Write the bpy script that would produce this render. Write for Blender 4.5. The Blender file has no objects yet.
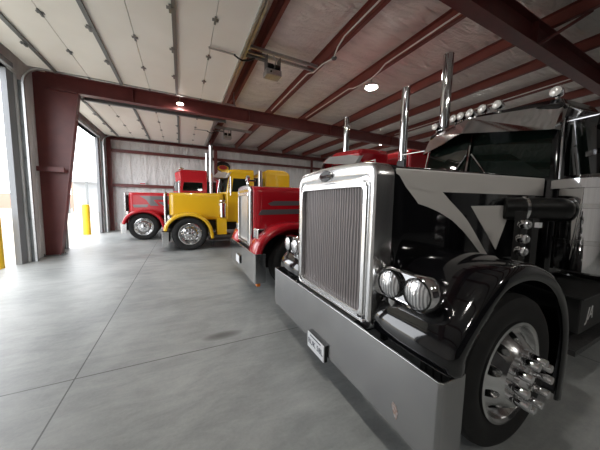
import bpy, math, random
from mathutils import Vector, Matrix
random.seed(4)
PI = math.pi
SC = bpy.context.scene
COL = SC.collection

# ------------------------------------------------------------------ mesh helpers
class MB:
    def __init__(s): s.v = []; s.f = []
    def add(s, vs, fs):
        n = len(s.v); s.v += [tuple(p) for p in vs]; s.f += [tuple(n + i for i in f) for f in fs]; return s
    def box(s, x0, x1, y0, y1, z0, z1):
        return s.add([(x0,y0,z0),(x1,y0,z0),(x1,y1,z0),(x0,y1,z0),(x0,y0,z1),(x1,y0,z1),(x1,y1,z1),(x0,y1,z1)],
                     [(0,3,2,1),(4,5,6,7),(0,1,5,4),(1,2,6,5),(2,3,7,6),(3,0,4,7)])
    def loft(s, rings, closed=True, cap0=False, cap1=False):
        n = len(rings[0]); vs = [p for r in rings for p in r]; fs = []
        for i in range(len(rings) - 1):
            for j in range(n if closed else n - 1):
                k = (j + 1) % n
                fs.append((i*n+j, i*n+k, (i+1)*n+k, (i+1)*n+j))
        if cap0: fs.append(tuple(reversed(range(n))))
        if cap1: fs.append(tuple((len(rings)-1)*n + j for j in range(n)))
        return s.add(vs, fs)
    def lathe(s, prof, o, axis, n=32, cap0=False, cap1=False):
        o = Vector(o); a = Vector(axis).normalized()
        t = Vector((0,0,1)) if abs(a.z) < .9 else Vector((1,0,0))
        u = a.cross(t).normalized(); w = a.cross(u)
        rings = [[o + a*h + (u*math.cos(2*PI*k/n) + w*math.sin(2*PI*k/n))*r for k in range(n)] for r, h in prof]
        return s.loft(rings, True, cap0, cap1)
    def cyl(s, p0, p1, r0, r1=None, n=16, cap=True):
        p0 = Vector(p0); p1 = Vector(p1); r1 = r0 if r1 is None else r1
        return s.lathe([(r0, 0), (r1, (p1-p0).length)], p0, p1-p0, n, cap, cap)
    def tube(s, pts, r, n=8):
        pts = [Vector(p) for p in pts]; rings = []
        ref = None
        for i, p in enumerate(pts):
            d = (pts[min(i+1, len(pts)-1)] - pts[max(i-1, 0)]).normalized()
            if ref is None: ref = d.orthogonal().normalized()
            u = (ref - d*ref.dot(d)).normalized(); ref = u; w = d.cross(u)
            rings.append([p + (u*math.cos(2*PI*k/n) + w*math.sin(2*PI*k/n))*r for k in range(n)])
        return s.loft(rings, True, True, True)
    def sphere(s, c, r, n=16, m=10, sc=(1,1,1)):
        rings = []
        for i in range(m + 1):
            a = PI*(i + (.02 if i == 0 else -.02 if i == m else 0))/m
            rings.append([(c[0]+r*sc[0]*math.sin(a)*math.cos(2*PI*k/n), c[1]+r*sc[1]*math.sin(a)*math.sin(2*PI*k/n), c[2]-r*sc[2]*math.cos(a)) for k in range(n)])
        return s.loft(rings, True, True, True)
    def prism(s, pts, axis, a0, a1):
        def P(p, a):
            return (a, p[0], p[1]) if axis == 'x' else (p[0], a, p[1]) if axis == 'y' else (p[0], p[1], a)
        n = len(pts)
        return s.add([P(p, a0) for p in pts] + [P(p, a1) for p in pts],
                     [tuple(range(n)), tuple(reversed(range(n, 2*n)))] + [(i, n+i, n+(i+1) % n, (i+1) % n) for i in range(n)])
    def obj(s, name, mat, parent=None, smooth=32, bevel=0, solid=0):
        me = bpy.data.meshes.new(name); me.from_pydata(s.v, [], s.f); me.validate()
        import bmesh
        b = bmesh.new(); b.from_mesh(me); bmesh.ops.recalc_face_normals(b, faces=b.faces); b.to_mesh(me); b.free()
        me.materials.append(mat)
        if smooth:
            me.polygons.foreach_set('use_smooth', [True]*len(me.polygons))
            if not bevel: me.set_sharp_from_angle(angle=math.radians(smooth))
        o = bpy.data.objects.new(name, me); COL.objects.link(o)
        if parent: o.parent = parent
        if solid:
            m = o.modifiers.new('solid', 'SOLIDIFY'); m.thickness = solid; m.offset = 0
        if bevel:
            m = o.modifiers.new('bevel', 'BEVEL'); m.width = bevel; m.segments = 3; m.limit_method = 'ANGLE'
            m.angle_limit = math.radians(38); m.harden_normals = True
        return o

def tag(o, label=None, cat=None, group=None, kind=None):
    if label: o['label'] = label
    if cat: o['category'] = cat
    if group: o['group'] = group
    if kind: o['kind'] = kind
    return o
def empty(name, loc, label, cat, group=None):
    o = bpy.data.objects.new(name, None); o.empty_display_size = .2; COL.objects.link(o); o.location = loc
    return tag(o, label, cat, group)
def struct(o): o['kind'] = 'structure'; return o
def dup(o, parent=None, loc=None):
    c = o.copy(); COL.objects.link(c)
    if parent: c.parent = parent
    if loc is not None: c.location = loc
    for ch in list(o.children): dup(ch, c)
    return c
def text(name, body, size, mat, M, parent=None, shear=0, depth=.0015, align='CENTER'):
    cu = bpy.data.curves.new(name, 'FONT'); cu.body = body; cu.size = size; cu.extrude = depth; cu.shear = shear
    cu.align_x = align; cu.align_y = 'CENTER'
    t = bpy.data.objects.new(name + '_src', cu); COL.objects.link(t)
    bpy.context.view_layer.update()
    me = bpy.data.meshes.new_from_object(t.evaluated_get(bpy.context.evaluated_depsgraph_get()))
    bpy.data.objects.remove(t); bpy.data.curves.remove(cu)
    me.transform(M); me.materials.clear(); me.materials.append(mat)
    o = bpy.data.objects.new(name, me); COL.objects.link(o)
    if parent: o.parent = parent
    return o
def basis(o, ex, ey, ez):
    M = Matrix.Identity(4)
    for i, e in enumerate((ex, ey, ez)):
        for r in range(3): M[r][i] = e[r]
    for r in range(3): M[r][3] = o[r]
    return M

# ------------------------------------------------------------------ materials
def mat(name, col, rough=.5, metal=0, coat=0, spec=.5, noise=None, bump=None, emit=None):
    """noise=(scale, other colour, detail); bump=(scale, strength)"""
    m = bpy.data.materials.new(name); m.use_nodes = True
    nt = m.node_tree; b = nt.nodes['Principled BSDF']
    b.inputs['Base Color'].default_value = (*col, 1); b.inputs['Roughness'].default_value = rough
    b.inputs['Metallic'].default_value = metal; b.inputs['Coat Weight'].default_value = coat
    b.inputs['Coat Roughness'].default_value = .03; b.inputs['Specular IOR Level'].default_value = spec
    if noise or bump:
        tc = nt.nodes.new('ShaderNodeTexCoord')
    if noise:
        n = nt.nodes.new('ShaderNodeTexNoise'); n.inputs['Scale'].default_value = noise[0]; n.inputs['Detail'].default_value = noise[2] if len(noise) > 2 else 5
        nt.links.new(tc.outputs['Object'], n.inputs['Vector'])
        r = nt.nodes.new('ShaderNodeValToRGB'); r.color_ramp.elements[0].position = .35; r.color_ramp.elements[1].position = .68
        r.color_ramp.elements[0].color = (*col, 1); r.color_ramp.elements[1].color = (*noise[1], 1)
        nt.links.new(n.outputs['Fac'], r.inputs['Fac']); nt.links.new(r.outputs['Color'], b.inputs['Base Color'])
    if bump:
        n = nt.nodes.new('ShaderNodeTexNoise'); n.inputs['Scale'].default_value = bump[0]; n.inputs['Detail'].default_value = 4
        nt.links.new(tc.outputs['Object'], n.inputs['Vector'])
        bp = nt.nodes.new('ShaderNodeBump'); bp.inputs['Strength'].default_value = bump[1]; bp.inputs['Distance'].default_value = .02
        nt.links.new(n.outputs['Fac'], bp.inputs['Height']); nt.links.new(bp.outputs['Normal'], b.inputs['Normal'])
    if emit:
        b.inputs['Emission Color'].default_value = (*emit[0], 1); b.inputs['Emission Strength'].default_value = emit[1]
    return m
def N(m, t, **kw):
    n = m.node_tree.nodes.new(t)
    for k, v in kw.items():
        if k in n.inputs: n.inputs[k].default_value = v
        else: setattr(n, k, v)
    return n
def L(m, a, b): m.node_tree.links.new(a, b)

chrome = mat('chrome', (.80,.80,.81), .06, 1)
chrome_soft = mat('polished_aluminium', (.72,.72,.72), .16, 1)
alu = mat('aluminium', (.60,.60,.60), .32, 1, noise=(9, (.50,.50,.50)))
stainless = mat('stainless_bumper', (.50,.50,.50), .27, 1, noise=(3, (.45,.45,.46)))
black_paint = mat('black_paint', (.004,.004,.005), .09, 0, .6)
red_paint = mat('red_paint', (.40,.006,.014), .2, 0, .2)
red_paint2 = mat('bright_red_paint', (.52,.010,.020), .25, 0, .1)
yellow_paint = mat('yellow_paint', (.74,.44,.012), .25, 0, .8)
silver_stripe = mat('silver_stripe', (.64,.615,.585), .4, .0, .3)
grey_stripe = mat('grey_stripe', (.13,.12,.125), .3, .3, .5)
rubber = mat('tyre_rubber', (.006,.006,.0065), .75, noise=(12, (.011,.011,.0105)))
dark = mat('dark_underside', (.008,.008,.008), .6)
black_plastic = mat('black_plastic', (.007,.007,.007), .28)
dark_glass = mat('tinted_glass', (.004,.008,.006), .02, 0, .5)
lamp_glass = mat('lamp_glass', (.72,.73,.74), .1, .85, 1)
amber = mat('amber_lens', (.75,.20,.015), .2, 0, .6)
red_steel = mat('primer_red_steel', (.205,.052,.040), .48, 0, noise=(3, (.17,.042,.033)))
red_steel2 = mat('primer_red_column', (.145,.033,.030), .42, 0, noise=(4, (.115,.026,.025)))
galv = mat('galvanised_steel', (.50,.51,.51), .38, .85, noise=(25, (.40,.41,.41)))
galv_dark = mat('dark_galvanised_steel', (.18,.19,.19), .45, .6)
white_pipe = mat('white_conduit', (.75,.73,.69), .4)
grey_jamb = mat('grey_jamb_steel', (.24,.25,.265), .5, .1)
door_white = mat('door_panel_white', (.80,.785,.74), .42, noise=(1.5, (.77,.75,.70)), bump=(60, .05))
conc_out = mat('outdoor_concrete', (.40,.375,.32), .85, noise=(.4, (.34,.32,.275)))
bollard_y = mat('bollard_yellow', (.85,.52,.02), .5)
led = mat('led_diffuser', (1,1,1), .5, emit=((1,.96,.9), 110))
white_plate = mat('white_plate', (.75,.76,.78), .4)
ink = mat('dark_ink', (.02,.025,.05), .5)
sign_red = mat('sign_red', (.55,.03,.03), .5)
grey_far = mat('grey_sheet_metal', (.42,.43,.45), .6)
rust_far = mat('weathered_fence', (.35,.22,.17), .8)
text_white = mat('white_lettering', (.7,.7,.7), .5)

def quilt(name, c1, c2, sx, sy, axis_seam, seam, strength):
    """vinyl faced insulation: soft wrinkles and taped seams"""
    m = mat(name, c1, .42)
    b = m.node_tree.nodes['Principled BSDF']
    tc = N(m, 'ShaderNodeTexCoord'); mp = N(m, 'ShaderNodeMapping'); mp.inputs['Scale'].default_value = (sx, sy[0], sy[1])
    L(m, tc.outputs['Object'], mp.inputs['Vector'])
    n = N(m, 'ShaderNodeTexNoise', Scale=1.0, Detail=5.0, Distortion=.8); L(m, mp.outputs['Vector'], n.inputs['Vector'])
    n2 = N(m, 'ShaderNodeTexNoise', Scale=9.0, Detail=3.0); L(m, tc.outputs['Object'], n2.inputs['Vector'])
    s = N(m, 'ShaderNodeSeparateXYZ'); L(m, tc.outputs['Object'], s.inputs[0])
    md = N(m, 'ShaderNodeMath', operation='PINGPONG'); L(m, s.outputs[axis_seam], md.inputs[0]); md.inputs[1].default_value = seam
    lt = N(m, 'ShaderNodeMath', operation='LESS_THAN'); L(m, md.outputs[0], lt.inputs[0]); lt.inputs[1].default_value = .012
    a = N(m, 'ShaderNodeMath', operation='MULTIPLY_ADD'); L(m, n2.outputs['Fac'], a.inputs[0]); a.inputs[1].default_value = .25; L(m, n.outputs['Fac'], a.inputs[2])
    a2 = N(m, 'ShaderNodeMath', operation='MULTIPLY_ADD'); L(m, lt.outputs[0], a2.inputs[0]); a2.inputs[1].default_value = -.3; L(m, a.outputs[0], a2.inputs[2])
    bp = N(m, 'ShaderNodeBump', Strength=strength, Distance=.16); L(m, a2.outputs[0], bp.inputs['Height']); L(m, bp.outputs['Normal'], b.inputs['Normal'])
    r = N(m, 'ShaderNodeValToRGB'); r.color_ramp.elements[0].color = (*c2, 1); r.color_ramp.elements[1].color = (*c1, 1)
    r.color_ramp.elements[0].position = .3; r.color_ramp.elements[1].position = .6
    L(m, n.outputs['Fac'], r.inputs['Fac']); L(m, r.outputs['Color'], b.inputs['Base Color'])
    return m
ceil_mat = quilt('ceiling_insulation', (.86,.83,.79), (.76,.73,.695), 1.3, (5.5, 1), 'Y', 1.25, .9)
wall_mat = quilt('wall_insulation', (.78,.78,.78), (.66,.66,.66), 3.2, (3.2, .5), 'X', .62, .8)

# concrete floor: mottled, swept, sawn joints, one dark tyre scuff
floor_mat = mat('sealed_concrete', (.3,.3,.3), .42)
def _floor(m):
    b = m.node_tree.nodes['Principled BSDF']
    tc = N(m, 'ShaderNodeTexCoord'); P = tc.outputs['Object']
    n1 = N(m, 'ShaderNodeTexNoise', Scale=.55, Detail=7.0, Roughness=.62, Distortion=.6); L(m, P, n1.inputs['Vector'])
    n2 = N(m, 'ShaderNodeTexNoise', Scale=38.0, Detail=4.0, Roughness=.7); L(m, P, n2.inputs['Vector'])
    mp = N(m, 'ShaderNodeMapping'); mp.inputs['Rotation'].default_value = (0,0,.75); mp.inputs['Scale'].default_value = (1.3, 4.2, 1); L(m, P, mp.inputs['Vector'])
    n3 = N(m, 'ShaderNodeTexNoise', Scale=1.6, Detail=6.0, Roughness=.7, Distortion=.7); L(m, mp.outputs['Vector'], n3.inputs['Vector'])
    def ma(op, a, b2, c=None):
        n = N(m, 'ShaderNodeMath', operation=op)
        for i, q in enumerate((a, b2, c)):
            if q is None: continue
            if isinstance(q, (int, float)): n.inputs[i].default_value = q
            else: L(m, q, n.inputs[i])
        return n.outputs[0]
    f = ma('MULTIPLY_ADD', n1.outputs['Fac'], .62, ma('MULTIPLY_ADD', n3.outputs['Fac'], .30, ma('MULTIPLY', n2.outputs['Fac'], .12)))
    r = N(m, 'ShaderNodeValToRGB'); e = r.color_ramp.elements
    e[0].position = .36; e[0].color = (.165,.178,.176,1); e[1].position = .62; e[1].color = (.36,.37,.362,1)
    L(m, f, r.inputs['Fac'])
    s = N(m, 'ShaderNodeSeparateXYZ'); L(m, P, s.inputs[0]); X, Y = s.outputs['X'], s.outputs['Y']
    j = ma('LESS_THAN', ma('ABSOLUTE', ma('ADD', X, .925), 0), .006)
    for xx in (4.0, 8.9): j = ma('MAXIMUM', j, ma('LESS_THAN', ma('ABSOLUTE', ma('ADD', X, -xx), 0), .006))
    for yy in (2.78, 7.6, 12.4, -2.1): j = ma('MAXIMUM', j, ma('LESS_THAN', ma('ABSOLUTE', ma('ADD', Y, -yy), 0), .006))
    # scuff where a tyre turned: a streaky ellipse of rubber
    dx = ma('DIVIDE', ma('ADD', X, -.42), .26); dy = ma('DIVIDE', ma('ADD', Y, -2.99), .10)
    dd = ma('ADD', ma('MULTIPLY', dx, dx), ma('MULTIPLY', dy, dy))
    sc = ma('MULTIPLY', ma('SUBTRACT', 1.0, dd), ma('MULTIPLY', n3.outputs['Fac'], 1.5)); sc.node.use_clamp = True
    # small old oil drops
    v = N(m, 'ShaderNodeTexVoronoi', Scale=.55); L(m, P, v.inputs['Vector'])
    sp = ma('LESS_THAN', ma('MULTIPLY_ADD', n2.outputs['Fac'], .05, v.outputs['Distance']), .062)
    k = ma('MAXIMUM', ma('MULTIPLY', j, .85), ma('MAXIMUM', ma('MULTIPLY', sc, .95), ma('MULTIPLY', sp, .45)))
    mx = N(m, 'ShaderNodeMix', data_type='RGBA'); L(m, k, mx.inputs[0]); L(m, r.outputs['Color'], mx.inputs[6]); mx.inputs[7].default_value = (.045,.045,.045,1)
    L(m, mx.outputs[2], b.inputs['Base Color'])
    L(m, ma('MULTIPLY_ADD', n1.outputs['Fac'], .3, .30), b.inputs['Roughness'])
    bp = N(m, 'ShaderNodeBump', Strength=.12, Distance=.01); L(m, ma('SUBTRACT', f, j), bp.inputs['Height']); L(m, bp.outputs['Normal'], b.inputs['Normal'])
_floor(floor_mat)

# woven grille mesh: vertical wires with a wavy interference
grille_mat = mat('woven_grille', (.3,.28,.28), .45, .2)
def _grille(m):
    b = m.node_tree.nodes['Principled BSDF']; tc = N(m, 'ShaderNodeTexCoord')
    w = N(m, 'ShaderNodeTexWave', wave_type='BANDS', bands_direction='Y', Scale=9.0, Distortion=3.4, Detail=2.0)
    w.inputs['Detail Scale'].default_value = .8; L(m, tc.outputs['Object'], w.inputs['Vector'])
    mp = N(m, 'ShaderNodeMapping'); mp.inputs['Scale'].default_value = (1,1,.35); L(m, tc.outputs['Object'], mp.inputs['Vector']); L(m, mp.outputs['Vector'], w.inputs['Vector'])
    r = N(m, 'ShaderNodeValToRGB'); r.color_ramp.elements[0].color = (.045,.04,.04,1); r.color_ramp.elements[1].color = (.26,.232,.232,1)
    L(m, w.outputs['Fac'], r.inputs['Fac']); L(m, r.outputs['Color'], b.inputs['Base Color'])
    bp = N(m, 'ShaderNodeBump', Strength=.5, Distance=.01); L(m, w.outputs['Fac'], bp.inputs['Height']); L(m, bp.outputs['Normal'], b.inputs['Normal'])
_grille(grille_mat)

# diamond tread plate
tread = mat('tread_plate', (.10,.10,.10), .4, .7, bump=(40, .5))

# ------------------------------------------------------------------ setting
XW, YB, YF, XR, ZC = -3.55, 16.6, -9.0, 14.0, 5.45
struct(MB().box(XW-.27, XR+.3, YF-.3, YB+.3, -.25, 0).obj('floor', floor_mat, smooth=0))
D1, D2, DH = (3.75, 8.42), (10.75, 15.3), 4.72
w = MB()
for a, b_ in ((YF-.3, D1[0]-.28), (D1[1]+.28, D2[0]-.28), (D2[1]+.28, YB+.3)): w.box(XW-.25, XW-.05, a, b_, 0, 5.7)
for a, b_ in ((D1[0]-.28, D1[1]+.28), (D2[0]-.28, D2[1]+.28)): w.box(XW-.25, XW-.05, a, b_, DH, 5.7)
struct(w.obj('wall_left', wall_mat, smooth=0))
struct(MB().box(XW-.25, XR+.3, YB, YB+.2, 0, 5.7).obj('wall_back', wall_mat, smooth=0))
struct(MB().box(XR, XR+.2, YF, YB, 0, 5.7).obj('wall_right', wall_mat, smooth=0))
struct(MB().box(XW-.25, XR+.3, YF-.2, YF, 0, 5.7).obj('wall_front', mat('darkened_front_wall', (.055,.055,.06), .6), smooth=0))  # wall colour darkened to keep reflections in the black truck deep
# ceiling fabric sagging softly between the purlins
PX = [-2.9, -1.35, .15, 1.70, 3.25, 4.77, 6.58, 8.2, 9.8, 11.4, 13.0]
c = MB(); xs = [XW-.25 + i*(XR+.3-XW+.25)/90 for i in range(91)]; ys = [YF-.2 + i*(YB+.4-YF)/60 for i in range(61)]
def sag(x):
    for a, b_ in zip(PX, PX[1:]):
        if a <= x <= b_:
            t = (x-a)/(b_-a); return -.07*4*t*(1-t)
    return 0
c.loft([[(x, y, ZC + sag(x) + .01*math.sin(y*2.1+x)) for y in ys] for x in xs], closed=False)
c.box(XW-.25, XR+.3, YF-.2, YB+.2, ZC+.1, ZC+.2)
struct(c.obj('ceiling', ceil_mat))

# steel jamb linings of the two door openings
def jamb(nm, y0, y1):
    struct(MB().box(XW-.20, XW-.09, y0, y1, 0, DH).obj(nm, grey_jamb, smooth=0))
jamb('trim_1', D1[1], D1[1]+.30); jamb('trim_2', D2[1], D2[1]+.30); jamb('trim_3', D2[0]-.30, D2[0]); jamb('trim_4', D1[0]-.30, D1[0])
struct(MB().box(XW-.27, XW+.04, D1[0], D1[1], DH, DH+.12).obj('trim_5', grey_jamb, smooth=0))
struct(MB().box(XW-.27, XW+.04, D2[0], D2[1], DH, DH+.12).obj('trim_6', grey_jamb, smooth=0))

# raised sectional doors
def hinge_mb(x, y, z):
    m = MB(); m.box(x-.055, x+.055, y-.035, y+.035, z-.008, z); m.box(x-.018, x+.018, y-.1, y+.1, z-.022, z-.004)
    return m
def sectional(nm, ya, yb, zt):
    root = bpy.data.objects.new(nm, None); COL.objects.link(root); root.location = (0,0,0); root['kind'] = 'structure'
    xe = [1.33 - .7*k for k in range(8)]; xe[-1] = -3.38
    for k in range(7):
        MB().box(xe[k+1]+.004, xe[k]-.004, ya, yb, zt, zt+.05).obj('panel_section', door_white, root, 0, .006)
    for k in (2, 4, 6):
        MB().box(xe[k]-.012, xe[k]+.06, ya+.03, yb-.03, zt-.045, zt-.002).obj('stiffener_strut', galv_dark, root, 0)
    MB().box(1.33, 1.37, ya, yb, zt-.03, zt+.06).obj('bottom_rail', alu, root, 0)
    MB().box(1.26, 1.30, ya, yb, zt-.05, zt-.002).obj('stiffener_strut', galv, root, 0)
    for k in range(1, 7):
        for q in range(1, 4):
            y = ya + .01 + 1.25*q
            hinge_mb(xe[k] - (.03 if k in (2,4,6) else 0), y, zt - (.001 if k not in (2,4,6) else .046)).obj('hinge', galv_dark, root, 0)
    if ya > 9: MB().box(-2.6, 1.6, ya-.85, ya-.79, zt-.24, zt-.10).obj('track_support', galv_dark, root, 0)
    for s, y in ((1, yb+.05), (-1, ya-.05)):
        t = MB()
        pts = [(XW+.06, 0), (XW+.06, zt-.42)] + [(XW+.06+.42*(1-math.cos(a)), zt-.42+.42*math.sin(a)) for a in [PI/2*i/8 for i in range(1, 9)]] + [(1.75, zt)]
        for (x0, z0), (x1, z1) in zip(pts, pts[1:]):
            dx, dz = x1-x0, z1-z0; l = math.hypot(dx, dz); nx, nz = -dz/l*.022, dx/l*.022
            t.add([(x0+nx,y-.03,z0+nz),(x1+nx,y-.03,z1+nz),(x1-nx,y-.03,z1-nz),(x0-nx,y-.03,z0-nz),
                   (x0+nx,y+.03,z0+nz),(x1+nx,y+.03,z1+nz),(x1-nx,y+.03,z1-nz),(x0-nx,y+.03,z0-nz)],
                  [(0,1,2,3),(7,6,5,4),(0,4,5,1),(2,6,7,3),(1,5,6,2),(3,7,4,0)])
        t.obj('track', galv, root, 0)
        bk = MB()
        for i in range(6):
            z = .35 + .78*i; bk.box(XW-.08, XW+.045, y-.012+s*.04, y+.012+s*.04, z-.02, z+.02)
        bk.obj('track_bracket', galv_dark, root, 0)
        MB().box(XW-.08, XW+.035, y-.006+s*.034, y+.006+s*.034, 0, zt-.35).obj('track_angle', galv_dark, root, 0)
        MB().box(1.68, 1.73, y-.02, y+.02, zt-.02, 5.45).obj('track_hanger', galv, root, 0)
        for k in range(1, 7):
            MB().cyl((xe[k], y-s*.06, zt-.02), (xe[k], y, zt-.02), .028, n=10).obj('roller', galv_dark, root)
    return root
sectional('door_1', 3.66, 8.68, 4.95)
sectional('door_2', 10.74, 15.55, 4.95)

# ------------------------------------------------------------------ steel frame
def ibeam_x(m, x0, x1, y, z0, z1, fw=.2, tf=.018, tw=.014):
    m.box(x0, x1, y-fw/2, y+fw/2, z0, z0+tf); m.box(x0, x1, y-fw/2, y+fw/2, z1-tf, z1); m.box(x0, x1, y-tw/2, y+tw/2, z0+tf, z1-tf)
def rafter(y, label, brace=()):
    root = empty('roof_rafter', (0, y, 4.72), label, 'rafter', 'red steel roof rafters')
    m = MB(); ibeam_x(m, -3.3, 14.0, 0, 0, .45, .22); m.obj('beam', red_steel2, root, 0)
    for x in (-1.3, 2.4, 6.1, 9.8): MB().box(x-.006, x+.006, -.1, .1, .018, .432).obj('web_stiffener', red_steel2, root, 0)
    return root
rafter(2.5, 'dark red steel rafter crossing the top right above the black truck', )
rafter(9.5, 'dark red steel rafter carried by the tapered column between the doorways')
PL = {0: None}
names = ['just inside the door wall', 'above the white door panels, second from door wall', 'above the middle of the white door panels',
         'running along the free end of the raised white door panels', 'with white conduit, first right of the door opener', 'with white conduit and round bright lamp beside it',
         'third right of the opener, just left of tall exhaust stacks', 'without conduit, above the black truck visor', 'with white conduit above the roof lamps of the black truck',
         'high on the right beyond the black cab', 'next to the far right wall']
conduit_on = {3.25, 4.77, 9.8}
for x, nm in zip(PX, names):
    m = MB(); z0 = 5.17
    m.box(x-.006, x+.006, YF, YB-.1, z0, z0+.22); m.box(x-.006, x+.085, YF, YB-.1, z0, z0+.008); m.box(x-.085, x+.006, YF, YB-.1, z0+.212, z0+.22)
    m.box(x+.077, x+.085, YF, YB-.1, z0, z0+.025)
    tag(m.obj('roof_purlin', red_steel, smooth=0), 'red steel roof purlin ' + nm, 'purlin', 'red steel roof purlins')
for x, lb in ((3.25, 'white electrical conduit along the purlin right of the door opener'), (4.77, 'white electrical conduit bending off the purlin to the bright round lamp'), (9.8, 'white electrical conduit on the purlin above the black truck roof lamps')):
    pts = [(x-.03, YF+.2, 5.24), (x-.03, 5.5, 5.24)] if x < 9 else [(x-.03, 2.8, 5.22), (x-.03, 9.2, 5.22)]
    if x == 3.25: pts = [(x-.03, -2, 5.24), (x-.03, 4.55, 5.24), (x-.03, 4.8, 5.15), (x+.10, 5.15, 5.135), (x+.0, 5.5, 5.135), (x-.01, 5.95, 5.14), (x-.03, 6.25, 5.24), (x-.016, 9.3, 5.24)]
    if x == 4.77: pts = [(x-.016, 2.75, 5.24), (x-.016, 4.9, 5.24), (x-.015, 5.1, 5.16), (x+.06, 5.45, 5.16), (x+.04, 5.95, 5.16), (x-.015, 6.2, 5.16), (x-.016, 6.4, 5.23), (x-.016, 9.3, 5.24)]
    cd = tag(MB().tube(pts, .017, 8).obj('conduit', white_pipe), lb, 'conduit')
    if x == 3.25: MB().sphere((3.36, 5.15, 5.13), .065, sc=(1,1,.7)).obj('junction_box', galv_dark, cd)
# flange brace between near rafter and the purlin
tag(MB().cyl((6.3, 2.44, 4.8), (6.72, 1.9, 5.2), .03, n=8).obj('flange_brace', red_steel2), 'short diagonal red brace from the near rafter up to a purlin', 'brace')
# tapered column
col = empty('steel_column', (-3.62, 9.5, 0), 'tapered dark red steel column between the two open doorways', 'column')
m = MB(); m.add([(0,-.01,0),(.36,-.01,0),(.98,-.01,4.72),(0,-.01,5.17),(.98,-.01,5.17),
                 (0,.01,0),(.36,.01,0),(.98,.01,4.72),(0,.01,5.17),(.98,.01,5.17)],
                [(0,1,2,4,3),(8,9,7,6,5),(0,3,8,5),(1,6,7,2),(2,7,9,4),(3,4,9,8),(0,5,6,1)])
m.obj('web', red_steel2, col, 0)
MB().add([(.36,-.11,0),(.36,.11,0),(.98,.11,4.72),(.98,-.11,4.72),(.385,-.11,0),(.385,.11,0),(1.005,.11,4.72),(1.005,-.11,4.72)],
         [(0,1,2,3),(7,6,5,4),(0,4,5,1),(1,5,6,2),(2,6,7,3),(3,7,4,0)]).obj('inner_flange', red_steel2, col, 0)
MB().box(-.012, .012, -.11, .11, 0, 5.15).obj('outer_flange', red_steel2, col, 0)
MB().box(-.05, .46, -.14, .14, 0, .018).obj('base_plate', galv_dark, col, 0)
for bx, by in ((.03,-.1),(.42,-.1),(.42,.1),(.03,.1)):
    MB().cyl((bx,by,.018),(bx,by,.07), .016, n=8).obj('anchor_bolt', galv_dark, col)
# girts
tag(MB().box(-3.58, -3.0, 9.28, 9.34, 2.43, 2.56).obj('wall_girt', red_steel2, smooth=0), 'short dark red girt bolted across the tapered column', 'girt')
for z, lb in ((4.32, 'upper dark red horizontal girt along the far white wall'), (2.46, 'lower dark red horizontal girt along the far white wall behind the trucks')):
    m = MB(); m.box(XW, XR, YB-.2, YB-.006, z+.10, z+.112); m.box(XW, XR, YB-.2, YB-.19, z-.06, z+.112)
    tag(m.obj('wall_girt', red_steel2, smooth=0), lb, 'girt', 'girts on the far wall')
m = MB(); m.box(XW, XR, YB-.32, YB-.05, 4.93, 4.95); m.box(XW, XR, YB-.19, YB-.17, 4.95, 5.15); m.box(XW, XR, YB-.32, YB-.05, 5.15, 5.17)
tag(m.obj('end_wall_rafter', red_steel2, smooth=0), 'dark red steel beam along the top of the far white wall', 'rafter')
for x, lb in ((-3.42, 'dark red corner post where far wall meets the door wall'), (2.0, 'dark red wall post on the far wall behind the tall chrome exhaust'), (8.9, 'dark red wall post at the far right of the back wall')):
    m = MB(); m.box(x-.1, x+.1, YB-.32, YB-.30, 0, 4.93); m.box(x-.01, x+.01, YB-.3, YB-.21, 0, 4.93)
    tag(m.obj('end_wall_post', red_steel2, smooth=0), lb, 'post', 'posts of the far wall')
sg = empty('wall_notice', (-1.96, YB-.21, 2.66), 'small white and red notice on the lower girt above the far red truck', 'sign')
MB().box(-.14, .14, -.012, 0, -.08, .08).obj('plate', white_plate, sg, 0)
MB().box(-.12, .12, -.016, -.012, -.06, -.01).obj('red_band', sign_red, sg, 0)

we = empty('wall_emblem', (2.48, YB-.02, 3.93), 'dark oval emblem with red and yellow on the far wall above the yellow cab', 'sign')
def oval(a, b_, y0, y1, dz=0): return MB().loft([[(a*math.cos(2*PI*i/28), y, dz+b_*math.sin(2*PI*i/28)) for i in range(28)] for y in (y0, y1)], True, True, True)
oval(.46, .34, -.02, 0, .02).obj('plate', black_plastic, we, 0)
oval(.36, .2, -.03, -.02, -.08).obj('yellow_field', bollard_y, we, 0)
oval(.26, .14, -.036, -.03, -.03).obj('red_field', sign_red, we, 0)

# lamps
def lamp(x, y, z, label, top=5.17, k=1):
    root = empty('ceiling_lamp', (x, y, z), label, 'lamp', 'round bright ceiling lamps'); root.scale = (k, k, k)
    MB().lathe([(.02,.10),(.12,.09),(.19,.03),(.20,0),(.165,-.005)], (0,0,0), (0,0,1), 28, True).obj('housing', white_pipe, root)
    MB().lathe([(.164,-.006),(.15,-.02),(.02,-.026)], (0,0,0), (0,0,1), 28, False, True).obj('diffuser', led, root)
    if top: MB().cyl((0,0,.09), (0,0,(top-z+.1)/k), .012, n=8).obj('hanger', galv, root)
lamp(5.05, 5.72, 5.06, 'brightest round lamp beside the purlin conduit, nearest of all ceiling lamps')
lamp(10.2, 10.5, 5.06, 'small bright round lamp far right, above the red truck cab')
lamp(5.02, 10.24, 5.06, 'bright round lamp just beyond the rafter over the yellow truck')
lamp(.03, 9.2, 4.86, 'small bright lamp hung in front of the rafter beside the raised door', k=.55)
for x, y, lb in ((10.2, 5.7, 'round lamp above the black sleeper, hidden from the doorway side'), (.03, 1.0, 'unseen round lamp added to light the black bumper and the open floor before it'), (5.05, -3.8, 'unseen round lamp added near the front wall to light the black truck side'), (.03, -3.5, 'unseen round lamp added by the door wall to light the nearest bay')):  # last three are unseen fill lamps added to brighten the near bay
    lamp(x, y, 5.06, lb)

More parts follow.
